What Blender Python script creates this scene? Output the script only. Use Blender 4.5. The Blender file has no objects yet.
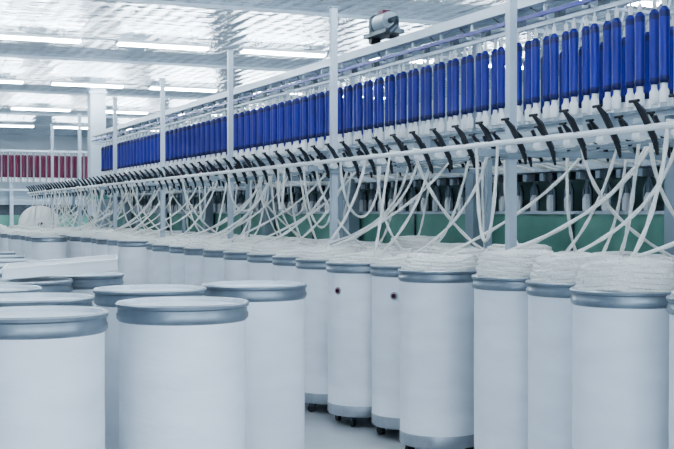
import bpy, math, random
from mathutils import Vector
random.seed(7)
S=bpy.context.scene
CEIL=4.36

# ---------------------------------------------------------------- materials
def mat(name,col,rough=.5,metal=0,var=.06,scale=6,bump=0,emis=None,es=0,stretch=(1,1,1)):
    m=bpy.data.materials.new(name); m.use_nodes=True
    nt=m.node_tree; b=nt.nodes['Principled BSDF']
    b.inputs['Roughness'].default_value=rough; b.inputs['Metallic'].default_value=metal
    tc=nt.nodes.new('ShaderNodeTexCoord'); mp=nt.nodes.new('ShaderNodeMapping')
    mp.inputs['Scale'].default_value=stretch
    nt.links.new(tc.outputs['Object'],mp.inputs['Vector'])
    n=nt.nodes.new('ShaderNodeTexNoise'); n.inputs['Scale'].default_value=scale; n.inputs['Detail'].default_value=4
    nt.links.new(mp.outputs['Vector'],n.inputs['Vector'])
    r=nt.nodes.new('ShaderNodeValToRGB')
    r.color_ramp.elements[0].position=.3; r.color_ramp.elements[1].position=.7
    r.color_ramp.elements[0].color=tuple(max(0,c*(1-var)) for c in col)+(1,)
    r.color_ramp.elements[1].color=tuple(min(1,c*(1+var)) for c in col)+(1,)
    nt.links.new(n.outputs['Fac'],r.inputs['Fac']); nt.links.new(r.outputs['Color'],b.inputs['Base Color'])
    if bump:
        bp=nt.nodes.new('ShaderNodeBump'); bp.inputs['Strength'].default_value=bump; bp.inputs['Distance'].default_value=.02
        nt.links.new(n.outputs['Fac'],bp.inputs['Height']); nt.links.new(bp.outputs['Normal'],b.inputs['Normal'])
    if emis:
        b.inputs['Emission Color'].default_value=emis+(1,); b.inputs['Emission Strength'].default_value=es
    return m
M={}
M['can']=mat('can_plastic',(.82,.86,.91),.42,0,.05,3,.35,stretch=(1,1,2.8))
M['plate']=mat('can_plate',(.74,.79,.84),.5,0,.08,12,.4)
M['rim']=mat('can_rim_metal',(.24,.28,.32),.36,.5,.12,10)
M['base']=mat('can_base_metal',(.42,.46,.50),.4,.5,.15,10)
M['sliver']=mat('cotton_sliver',(.93,.93,.89),.95,0,.04,90,.8)
M['black']=mat('black_plastic',(.006,.008,.014),.45,0,.2,10)
M['steel']=mat('painted_steel',(.34,.41,.47),.4,.25,.06,5)
M['lsteel']=mat('light_steel',(.53,.60,.67),.35,.25,.05,5)
M['dsteel']=mat('dark_steel',(.09,.11,.13),.4,.6,.3,20)
M['blue']=mat('blue_bobbin_plastic',(.014,.018,.26),.36,0,.15,4)
M['navy']=mat('navy_cap',(.008,.010,.11),.4,0,.1,4)
M['white']=mat('white_plastic',(.90,.92,.93),.4,0,.03,5)
M['green']=mat('green_panel',(.17,.36,.29),.45,0,.12,3)
M['mint']=mat('mint_panel',(.30,.46,.42),.45,0,.12,3)
M['maroon']=mat('maroon_bobbin',(.15,.010,.05),.45,0,.2,4)
M['tube']=mat('fluorescent_tube',(.9,.95,1),.4,emis=(.84,.93,1.0),es=70)
M['fix']=mat('fixture_white',(.75,.8,.85),.4)
M['wall']=mat('wall_paint',(.55,.62,.68),.7,0,.05,1.2)

def ceilmat():
    m=bpy.data.materials.new('ceiling_metal_sheet'); m.use_nodes=True
    nt=m.node_tree; b=nt.nodes['Principled BSDF']
    b.inputs['Metallic'].default_value=.6; b.inputs['Roughness'].default_value=.16
    tc=nt.nodes.new('ShaderNodeTexCoord')
    br=nt.nodes.new('ShaderNodeTexBrick'); br.offset=.5
    br.inputs['Scale'].default_value=1; br.inputs['Brick Width'].default_value=1.1; br.inputs['Row Height'].default_value=2.1
    br.inputs['Mortar Size'].default_value=.02
    br.inputs['Color1'].default_value=(.62,.70,.77,1); br.inputs['Color2'].default_value=(.77,.84,.90,1); br.inputs['Mortar'].default_value=(.22,.28,.35,1)
    nt.links.new(tc.outputs['Object'],br.inputs['Vector']); nt.links.new(br.outputs['Color'],b.inputs['Base Color'])
    mp=nt.nodes.new('ShaderNodeMapping'); mp.inputs['Scale'].default_value=(1.2,2.6,1)
    nt.links.new(tc.outputs['Object'],mp.inputs['Vector'])
    n=nt.nodes.new('ShaderNodeTexNoise'); n.inputs['Scale'].default_value=2.2; n.inputs['Detail'].default_value=4
    nt.links.new(mp.outputs['Vector'],n.inputs['Vector'])
    bp=nt.nodes.new('ShaderNodeBump'); bp.inputs['Strength'].default_value=.9; bp.inputs['Distance'].default_value=.07
    nt.links.new(n.outputs['Fac'],bp.inputs['Height'])
    wv=nt.nodes.new('ShaderNodeTexWave'); wv.inputs['Scale'].default_value=1.3; wv.inputs['Distortion'].default_value=0; wv.bands_direction='X'
    nt.links.new(tc.outputs['Object'],wv.inputs['Vector'])
    b2=nt.nodes.new('ShaderNodeBump'); b2.inputs['Strength'].default_value=.6; b2.inputs['Distance'].default_value=.04
    nt.links.new(wv.outputs['Fac'],b2.inputs['Height']); nt.links.new(bp.outputs['Normal'],b2.inputs['Normal'])
    nt.links.new(b2.outputs['Normal'],b.inputs['Normal'])
    return m
M['ceil']=ceilmat()
M['floor']=mat('floor_concrete',(.46,.48,.50),.35,0,.14,2.5)

# ---------------------------------------------------------------- mesh builder
class MB:
    def __init__(s): s.v=[];s.f=[];s.m=[];s.mats=[];s.sm=[]
    def mi(s,k):
        if k not in s.mats: s.mats.append(k)
        return s.mats.index(k)
    def face(s,idx,k,sm): s.f.append(idx); s.m.append(s.mi(k)); s.sm.append(sm)
    def box(s,lo,hi,k):
        b=len(s.v); x0,y0,z0=lo; x1,y1,z1=hi
        s.v+=[(x0,y0,z0),(x1,y0,z0),(x1,y1,z0),(x0,y1,z0),(x0,y0,z1),(x1,y0,z1),(x1,y1,z1),(x0,y1,z1)]
        for q in ((0,3,2,1),(4,5,6,7),(0,1,5,4),(1,2,6,5),(2,3,7,6),(3,0,4,7)): s.face(tuple(b+i for i in q),k,False)
    def lathe(s,c,prof,n=24,ks='white'):
        b=len(s.v)
        for (r,z) in prof:
            for i in range(n):
                a=2*math.pi*i/n; s.v.append((c[0]+r*math.cos(a),c[1]+r*math.sin(a),c[2]+z))
        for j in range(len(prof)-1):
            k=ks if isinstance(ks,str) else ks[j]
            for i in range(n):
                i2=(i+1)%n
                s.face((b+j*n+i,b+j*n+i2,b+(j+1)*n+i2,b+(j+1)*n+i),k,True)
        for j in (0,len(prof)-1):
            if prof[j][0]>0.0005:
                k=ks if isinstance(ks,str) else ks[min(j,len(ks)-1)]
                s.face(tuple(b+j*n+i for i in range(n)),k,True)
    def tube(s,pts,r,n=6,k='white',cap=True):
        pts=[Vector(p) for p in pts]; b=len(s.v); N=len(pts)
        up=Vector((0,0,1)); prev=None
        for j,p in enumerate(pts):
            t=(pts[min(j+1,N-1)]-pts[max(j-1,0)]); t.normalize()
            if prev is None:
                a=up if abs(t.z)<.9 else Vector((1,0,0)); u=t.cross(a).normalized()
            else:
                u=(prev-t*prev.dot(t)).normalized()
            prev=u; w=t.cross(u); rr=r if not isinstance(r,(list,tuple)) else r[j]
            for i in range(n):
                a=2*math.pi*i/n; q=p+u*math.cos(a)*rr+w*math.sin(a)*rr; s.v.append(tuple(q))
        for j in range(N-1):
            for i in range(n):
                i2=(i+1)%n; s.face((b+j*n+i,b+j*n+i2,b+(j+1)*n+i2,b+(j+1)*n+i),k,True)
        if cap:
            s.face(tuple(b+i for i in range(n))[::-1],k,False); s.face(tuple(b+(N-1)*n+i for i in range(n)),k,False)
    def mesh(s,name):
        me=bpy.data.meshes.new(name); me.from_pydata(s.v,[],s.f)
        for k in s.mats: me.materials.append(M[k])
        me.polygons.foreach_set('material_index',s.m); me.polygons.foreach_set('use_smooth',s.sm)
        me.update(); me.validate()
        try: me.set_sharp_from_angle(angle=math.radians(40))
        except Exception: pass
        return me
    def obj(s,name,parent=None,loc=(0,0,0)):
        return inst(s.mesh(name),name,parent,loc)
def inst(me,name,parent=None,loc=(0,0,0),rz=0):
    o=bpy.data.objects.new(name,me); S.collection.objects.link(o); o.location=loc; o.rotation_euler=(0,0,rz)
    if parent: o.parent=parent
    return o
def empty(name,loc=(0,0,0)):
    o=bpy.data.objects.new(name,None); S.collection.objects.link(o); o.location=loc; o.empty_display_size=.2; return o
def bez(p0,p1,p2,n=12):
    p0,p1,p2=Vector(p0),Vector(p1),Vector(p2)
    return [p0*(1-t)**2+p1*2*t*(1-t)+p2*t*t for t in [i/n for i in range(n+1)]]
def bez3(p0,p1,p2,p3,n=18):
    p0,p1,p2,p3=map(Vector,(p0,p1,p2,p3))
    return [p0*(1-t)**3+p1*3*t*(1-t)**2+p2*3*t*t*(1-t)+p3*t**3 for t in [i/n for i in range(n+1)]]

# ---------------------------------------------------------------- room
b=MB(); b.box((-8,-4,-.1),(14,44,0),'floor'); b.obj('floor')
b=MB(); b.box((-8,-4,CEIL),(14,44,CEIL+.1),'ceil'); b.obj('ceiling')
b=MB(); b.box((-8,44,0),(14,44.2,CEIL),'wall'); b.obj('wall_far')
b=MB(); b.box((14,-4,0),(14.2,44,CEIL),'wall'); b.obj('wall_right')
b=MB(); b.box((-8.2,-4,0),(-8,44,CEIL),'wall'); b.obj('wall_left')
for i,y in enumerate((15.4,21.7,28,34.3)):
    b=MB(); b.box((-8,y-.02,CEIL-.05),(14,y+.02,CEIL),'lsteel'); b.obj('trim_%d'%(i+1))

b=MB()
b.box((-.78,-.06,-.05),(.78,.06,0),'fix'); b.box((-.78,-.11,-.07),(-.76,.11,-.0),'fix'); b.box((.76,-.11,-.07),(.78,.11,0),'fix')
for dy in (-.05,.05): b.tube([(-.75,dy,-.072),(.75,dy,-.072)],.020,8,'tube')
b.tube([(-.5,0,0),(-.5,0,.08)],.01,6,'steel'); b.tube([(.5,0,0),(.5,0,.08)],.01,6,'steel')
b.box((.78,-.02,-.02),(1.34,.02,.0),'steel')
fx=b.mesh('fluorescent_light')
for iy in range(7):
    for ix in range(-2,5):
        inst(fx,'fluorescent_light',None,(2.8+2.12*ix,-.3+6.3*iy,CEIL-.08))

# ---------------------------------------------------------------- sliver can
prof=[(.20,.075),(.236,.075),(.243,.085),(.243,.15),(.240,.155),(.2405,.35),(.242,.6),(.2405,.85),(.241,1.05),(.247,1.055),(.252,1.063),(.252,1.078),(.247,1.084),(.247,1.100),(.254,1.106),(.255,1.116),(.249,1.122),(.237,1.120),(.234,1.104),(.10,1.098),(.0,1.098)]
ks=['base','base','base','can','can','can','can','can','rim','rim','rim','rim','rim','rim','rim','base','base','plate','plate','plate']
def canmesh(label=False):
    b=MB(); b.lathe((0,0,0),prof,48,ks)
    for i in range(4):
        a=math.pi/4+i*math.pi/2; x,y=.18*math.cos(a),.18*math.sin(a)
        b.box((x-.02,y-.02,.045),(x+.02,y+.02,.078),'dsteel')
        b.tube([(x-.012,y,.03),(x+.012,y,.03)],.03,12,'black')
    if label:
        a=math.radians(-158)
        for (rr,k,t) in ((.026,'base',.004),(.016,'maroon',.008),(.009,'black',.011)):
            d=Vector((math.cos(a),math.sin(a),0)); p=d*.238+Vector((0,0,.93))
            b.tube([p,p+d*(t+.004)],rr,16,k)
    return b.mesh('sliver_can')
CAN=canmesh(); CANL=canmesh(True)
def coil(layers,per,h,seed):
    b=MB(); pts=[]
    n=layers*per; sp=12
    for i in range(n*sp):
        t=i/sp; a=2*math.pi*t; lay=t/per; c=2*math.pi*lay*1.03
        sh=1-.15*(lay/layers)**2
        rl=.116*sh; ro=.104*sh
        wob=.006*math.sin(t*2.3+seed)
        z=1.105+h*lay/layers+.007*math.sin(c*3+seed)+.009*math.sin(a+t*.3)
        pts.append((ro*math.cos(c)+(rl+wob)*math.cos(a),ro*math.sin(c)+(rl+wob)*math.sin(a),z))
    b.tube(pts,.0140,6,'sliver')
    b.lathe((0,0,1.10),[(.20,0),(.205,h*.6),(.165,h-.006),(0,h-.002)],24,'sliver')
    return b.mesh('sliver_coil')
COILS=[coil(3,22,.06,1),coil(4,22,.085,2),coil(6,21,.135,3)]
def can(x,y,c=None,label=False,rz=None):
    rz=random.uniform(0,6.28) if rz is None and not label else (rz or 0)
    o=inst(CANL if label else CAN,'sliver_can',None,(x,y,0),rz)
    if c is not None: inst(COILS[c],'sliver_coil',o)
    return o
for x,y in ((.61,4.04),(1.21,4.29),(1.83,5.23),(1.29,5.11),(.706,4.76),(.60,5.42),(.85,6.0),(1.21,6.42),(.95,6.94),(1.02,7.73),(1.06,8.58),(1.1,9.4),(1.15,10.3),
            (.02,4.3),(.12,5.0),(.05,5.8),(.3,6.6),(.4,7.4),(.45,8.2),(.45,9.0)):
    can(x,y)
# shallow white tray resting tilted on two cans
b=MB()
b.box((-.29,-.16,0),(.29,.16,.008),'white'); b.box((-.29,-.16,.008),(-.282,.16,.055),'white'); b.box((.282,-.16,.008),(.29,.16,.055),'white')
b.box((-.29,-.16,.008),(.29,-.152,.055),'white'); b.box((-.29,.152,.008),(.29,.16,.055),'white')
b.box((-.29,-.175,.05),(.29,-.152,.058),'white'); b.box((-.29,.152,.05),(.29,.175,.058),'white')
o=b.obj('plastic_tray',None,(1.07,6.10,1.150)); o.rotation_euler=(math.radians(2),math.radians(-4.5),math.radians(-12))

rowcans=[]
front=[(3.24,4.21,2,0),(3.385,4.80,2,0),(3.39,5.345,2,0),(3.33,6.13,1,0),(3.43,6.745,0,.33),(3.34,7.275,0,.001),(3.30,3.62,1,0),(3.33,3.05,1,0)]
for x,y,c,l in front: can(x,y,c,bool(l),l or None); rowcans.append((x,y,c))
y=7.86
while y<23.8:
    x=3.36+random.uniform(-.05,.05)
    if abs(y-13.3)<.35: y+=.7; continue
    c=random.choice((0,0,1)); can(x,y,c); rowcans.append((x,y,c)); y+=random.uniform(.55,.62)
for X in (4.05,4.62):
    y=3.2+random.uniform(0,.3)
    while y<23.8:
        c=random.choice((0,1,1,2)) if y<9 else 0
        x=X+random.uniform(-.03,.03); can(x,y,c); rowcans.append((x,y,c)); y+=random.uniform(.55,.60)
for i in range(10):
    x,yy=2.72+random.uniform(-.04,.04),16.6+i*.62
    can(x,yy,0 if i%2 else None)

# ---------------------------------------------------------------- roving frame (incl. creel)
rf=empty('roving_frame',(5.4,12,0))
def par(o,p):
    o.parent=p; o.location=(o.location.x-p.location.x,o.location.y-p.location.y,o.location.z-p.location.z)
PY=[3.7*1.60+2.7*i for i in range(-2,7)]
b=MB()
for y in PY:
    b.box((3.675,y-.025,0),(3.725,y+.025,3.13),'lsteel'); b.box((3.64,y-.06,0),(3.76,y+.06,.012),'steel')
    b.box((3.66,y-.04,3.13),(3.74,y+.04,3.14),'steel'); b.box((3.66,y-.04,1.78),(3.74,y+.04,1.90),'steel')
    b.box((3.48,y-.018,1.80),(5.1,y+.018,1.84),'steel')
    b.box((4.33,y+1.33,0),(4.37,y+1.37,1.9),'steel')
par(b.obj('creel_posts'),rf)
RAILS=[(3.56,1.87),(3.95,1.89),(4.35,1.91),(4.72,1.90)]
b=MB()
for X,z in RAILS:
    b.tube([(X,.6,z),(X,24.2,z)],.017,8,'white')
    b.tube([(X+.06,.6,z-.06),(X+.06,24.2,z-.06)],.010,6,'steel')
b.box((3.70,.6,1.84),(3.73,24.2,1.875),'lsteel')
par(b.obj('creel_rails'),rf)
b=MB()
y=1
while y<24:
    for X,z in (RAILS[0],RAILS[2]):
        b.tube([(X-.075,y,z+.125),(X-.03,y,z+.08),(X+.05,y,z-.06),(X+.065,y,z-.13)],[.009,.017,.016,.007],6,'black')
        b.tube([(X-.075,y-.035,z+.125),(X-.075,y+.035,z+.125)],.008,6,'black')
        b.tube([(X+.02,y+.05,z-.035),(X+.02,y+.11,z-.035)],.026,10,'white')
    for X,z in (RAILS[1],RAILS[3]):
        b.tube([(X,y-.02,z),(X,y+.06,z)],.034,10,'white'); b.tube([(X,y+.06,z),(X,y+.075,z)],.036,10,'black')
        b.tube([(X-.03,y+.1,z+.08),(X+.04,y+.1,z-.06)],.013,5,'black')
    y+=.29
par(b.obj('creel_guide_brackets'),rf)

# slivers
b=MB(); rd=random.Random(31)
def fuzzy(P,r):
    return [r*(1+.2*math.sin(i*1.7+P[0][1]*9)) for i in range(len(P))]
for (x,y,c) in rowcans:
    z0=1.12+(.06,.085,.135)[c]
    for k in range(2 if (x<3.6 and rd.random()<.45) else 1):
        if x>4.3 and rd.random()<.4: continue
        if x<3.6: X,z=RAILS[rd.choice((0,1,2,2))]
        elif x<4.3: X,z=RAILS[rd.choice((0,1,1,2))]
        else: X,z=RAILS[rd.choice((1,2,3))]
        yt=y+rd.uniform(-.20,.22)
        a=rd.uniform(0,6.28); p0=(x+.12*math.cos(a),y+.12*math.sin(a),z0-.02)
        s=rd.uniform(.1,.8)
        L1=Vector(p0).lerp(Vector((X,yt,z)),.33); L2=Vector(p0).lerp(Vector((X,yt,z)),.66)
        lift=rd.uniform(.02,.12)
        q1=Vector((x+(X-x)*.5+rd.uniform(-.03,.03),y+(yt-y)*.5,z0+lift*.6)).lerp(L1,s*.8)
        q2=Vector((X-.04+rd.uniform(-.04,.04),yt+rd.uniform(-.05,.05),z0+lift+rd.uniform(.1,.3))).lerp(L2,s*.75)
        P=bez3(p0,q1,q2,(X,yt,z+.022),18)
        nx=[r for r in RAILS if r[0]>X+.1]
        cur=(X,yt,z+.022)
        for r in nx:
            nxt=(r[0],yt+rd.uniform(-.03,.03),r[1]+.022)
            P+=bez(cur,((cur[0]+nxt[0])/2,(cur[1]+nxt[1])/2,min(cur[2],nxt[2])-.03),nxt,4)[1:]; cur=nxt
        P+=bez(cur,(5.0,yt,1.84),(5.22,yt,1.80),4)[1:]
        b.tube(P,fuzzy(P,.0105),6,'sliver')
for i in range(14):
    y=rd.uniform(4.5,23); X,z=RAILS[rd.choice((0,0,1,2))]; w=rd.uniform(.10,.26); d=rd.uniform(.5,.8)
    X2=X+rd.choice((0,0,.4))
    P=bez3((X,y,z+.02),(X+rd.uniform(-.05,.05),y,z-d),(X2,y+w,z-d),(X2,y+w,z+.02),18)
    b.tube(P,fuzzy(P,.010),6,'sliver')
b.obj('cotton_slivers')

Y0,Y1=.8,24.2
b=MB()
b.box((5.3,Y0,0),(6.1,Y1,.55),'steel'); b.box((5.36,Y0,.55),(6.0,Y1,.9),'steel')
b.box((5.30,Y0,.9),(5.34,Y1,1.47),'green')
y=Y0
while y<Y1:
    b.box((5.285,y,.9),(5.30,y+.02,1.47),'dsteel'); y+=1.35
b.box((5.66,Y0,.9),(5.70,Y1,1.80),'mint')
b.box((5.2,Y0,1.79),(5.75,Y1,1.86),'lsteel'); b.box((5.24,Y0,1.86),(5.6,Y1,1.93),'steel')
b.box((5.14,Y0,2.02),(5.20,Y1,2.09),'lsteel')
b.box((5.28,Y0,1.45),(5.60,Y1,1.475),'lsteel')
par(b.obj('body'),rf)
b=MB(); y=Y0
while y<Y1:
    b.box((5.1,y-.07,.0),(5.28,y+.07,.9),'steel'); b.box((5.13,y-.07,.9),(5.26,y+.07,2.12),'steel'); b.box((5.18,y-.04,2.1),(5.24,y+.04,3.04),'lsteel')
    b.box((5.0,y+.5,1.93),(5.2,y+.82,2.17),'steel')
    y+=2.7
par(b.obj('uprights'),rf)
b=MB(); b.box((4.95,Y1,0),(6.2,Y1+.9,1.75),'lsteel'); b.box((4.94,Y1+.2,.9),(4.95,Y1+.7,1.4),'dsteel'); b.box((4.95,Y1+.2,1.75),(6.2,Y1+.8,1.9),'green')
par(b.obj('headstock'),rf)
b=MB(); y=Y0+.1; i=0
while y<Y1-.1:
    X=5.40 if i%2 else 5.50
    b.lathe((X,y,1.47),[(.026,0),(.036,.02),(.036,.10),(.018,.14),(.012,.26),(.03,.27),(.03,.30),(.0,.31)],8,['white','white','white','steel','steel','steel','dsteel'])
    b.tube([(X,y-.05,1.48),(X,y-.05,1.64),(X,y-.02,1.70),(X,y+.02,1.70),(X,y+.05,1.64),(X,y+.05,1.48)],.008,5,'steel' if i%2 else 'dsteel')
    b.box((5.22,y-.035,1.72),(5.36,y+.02,1.78),'dsteel' if i%2 else 'steel')
    y+=.125; i+=1
par(b.obj('flyers'),rf)
def bobbins(name,xs,ya,yb,step,zt,zb,body,capk,along='y'):
    b=MB(); i=0; y=ya
    while y<yb:
        X=xs[i%2]; c=(X,y) if along=='y' else (y,X)
        L=zt-zb
        b.lathe((c[0],c[1],zb),[(.026,-.015),(.033,0),(.035,.015),(.0325,.03),(.0325,L*.5),(.035,L-.06),(.035,L-.02),(.024,L),(.012,L+.01)],10,[capk,capk,capk,body,body,capk,body,capk])
        b.lathe((c[0],c[1],zt+.008),[(.010,0),(.015,.01),(.015,.05),(.007,.06),(.007,.09)],8,'white')
        b.lathe((c[0],c[1],zb-.15),[(.0,0),(.029,.006),(.032,.02),(.032,.085),(.020,.105),(.018,.137)],12,'white')
        y+=step; i+=1
    return b
ZT,ZB=2.80,2.325
par(bobbins('b',(4.94,4.96),Y0+.2,23.6,.126,ZT,ZB,'blue','navy').obj('blue_bobbins'),rf)
par(bobbins('b',(5.50,5.54),Y0+.27,23.6,.137,ZT,ZB,'blue','navy').obj('blue_bobbins_rear'),rf)
b=MB()
for X in (4.95,5.52):
    b.box((X-.025,Y0,2.89),(X+.025,Y1,2.92),'lsteel')
b.box((4.86,Y0,2.95),(4.88,Y1,2.98),'blue'); b.box((5.05,Y0,2.12),(5.09,Y1,2.15),'lsteel')
b.box((5.02,Y0,2.145),(5.06,Y1,2.165),'steel')
y=Y0
while y<Y1:
    b.box((4.86,y-.01,2.92),(5.62,y+.01,2.94),'lsteel'); b.box((4.90,y-.01,2.92),(4.92,y+.01,3.05),'lsteel')
    b.tube([(4.88,y,2.94),(4.92,y+.22,3.05)],.008,5,'dsteel'); b.tube([(5.6,y,2.92),(5.7,y,3.26)],.010,5,'lsteel')
    b.box((5.02,y-.02,2.95),(5.08,y+.04,3.02),'dsteel')
    y+=.548
b.box((4.86,Y0,3.05),(4.96,Y1,3.13),'lsteel'); b.box((5.15,Y0,3.0),(5.2,Y1,3.06),'steel'); b.box((5.66,Y0,3.26),(5.74,Y1,3.34),'steel')
b.tube([(5.4,Y0,3.2),(5.4,Y1,3.2)],.04,8,'steel')
par(b.obj('bobbin_transport_rails'),rf)

# overhead blower
b=MB(); Y=10.2; X=4.91; Z=3.137
for dy in (-.2,.2): b.tube([(X-.05,Y+dy,Z+.045),(X+.05,Y+dy,Z+.045)],.045,12,'black')
b.box((X-.1,Y-.26,Z+.06),(X+.1,Y+.26,Z+.1),'dsteel')
b.tube([(X,Y-.16,Z+.19),(X,Y+.08,Z+.19)],.09,16,'steel'); b.tube([(X,Y+.08,Z+.19),(X,Y+.14,Z+.19)],.055,12,'dsteel')
b.lathe((X,Y+.2,Z+.1),[(.02,0),(.06,.02),(.06,.16),(.03,.19),(0,.2)],12,'dsteel')
b.tube([(X,Y-.16,Z+.19),(X-.0,Y-.28,Z+.19),(X-.02,Y-.33,Z+.12),(X-.10,Y-.33,Z+.05)],.03,8,'dsteel')
b.box((X-.03,Y-.05,Z+.26),(X+.06,Y+.06,Z+.31),'maroon')
b.obj('overhead_blower')

# ---------------------------------------------------------------- background
for cx,cy in ((5.1,25.5),(-2.2,33),(2.6,38.5),(8.6,38.5)):
    b=MB(); b.box((cx,cy,0),(cx+.34,cy+.34,CEIL),'wall'); b.box((cx-.05,cy-.05,0),(cx+.39,cy+.39,.15),'steel'); b.box((cx-.03,cy-.03,CEIL-.25),(cx+.37,cy+.37,CEIL-.2),'steel'); b.obj('column')
r2=empty('roving_frame',(4,34,0))
b=MB(); b.box((-3,34.4,0),(12,35,.9),'steel'); b.box((-3,34.36,.9),(12,34.4,1.4),'green'); b.box((-3,34.4,1.7),(12,34.8,1.85),'lsteel')
b.box((-3,34.6,1.4),(12,34.64,1.7),'dsteel'); b.box((-3,33.95,3.22),(12,34.05,3.28),'lsteel'); b.box((-3,33.9,2.1),(12,33.95,2.16),'lsteel')
b.box((-3,34.5,1.85),(12,34.54,2.1),'steel')
x=-3
while x<12: b.box((x,34.1,0),(x+.1,34.2,3.3),'lsteel'); x+=2.5
par(b.obj('frame'),r2)
par(bobbins('b',(33.9,34.05),-2.9,11.9,.09,3.12,2.5,'maroon','maroon','x').obj('maroon_bobbins'),r2)
b=MB(); cx,cy,cz=4.15,26.6,1.2
b.tube([(cx,cy-.2,cz),(cx,cy-.19,cz),(cx,cy+.19,cz),(cx,cy+.2,cz)],[.40,.43,.43,.40],32,'sliver')
b.tube([(cx,cy-.32,cz),(cx,cy+.32,cz)],.05,12,'dsteel')
for dy in (-.3,.3):
    b.tube([(cx-.3,cy+dy,0),(cx,cy+dy,cz)],.025,6,'steel'); b.tube([(cx+.3,cy+dy,0),(cx,cy+dy,cz)],.025,6,'steel')
b.obj('lap_roll_stand')
b=MB()
for x,y in ((2.9,27),(2.1,27),(3.6,30),(2.4,31)):
    b.box((x-.03,y-.03,0),(x+.03,y+.03,3.0),'steel')
b.box((2.1,26.97,2.97),(2.9,27.03,3.03),'steel'); b.box((2.4,29.97,2.9),(3.63,30.03,2.96),'steel'); b.box((2.37,29.97,2.9),(2.43,31.03,2.96),'steel')
b.box((2.1,26.98,1.7),(2.9,27.02,1.75),'steel'); b.box((2.4,29.98,1.7),(3.6,30.02,1.75),'steel')
b.obj('distant_creel_frame')
for i in range(12):
    can(1.6+(i%4)*.6,28+(i//4)*.65,0)

# ---------------------------------------------------------------- light
w=bpy.data.worlds.new('World'); S.world=w; w.use_nodes=True
w.node_tree.nodes['Background'].inputs['Color'].default_value=(.73,.86,1,1)
w.node_tree.nodes['Background'].inputs['Strength'].default_value=2.2
try: S.view_settings.look='AgX - Medium High Contrast'
except Exception as e: print(e)

cam=bpy.data.cameras.new('Camera'); co=bpy.data.objects.new('Camera',cam); S.collection.objects.link(co)
co.location=(0,0,1.46); co.rotation_euler=(math.radians(90-.573),0,math.radians(-23.4))
cam.sensor_width=36; cam.lens=61.4; cam.clip_end=200
S.camera=co
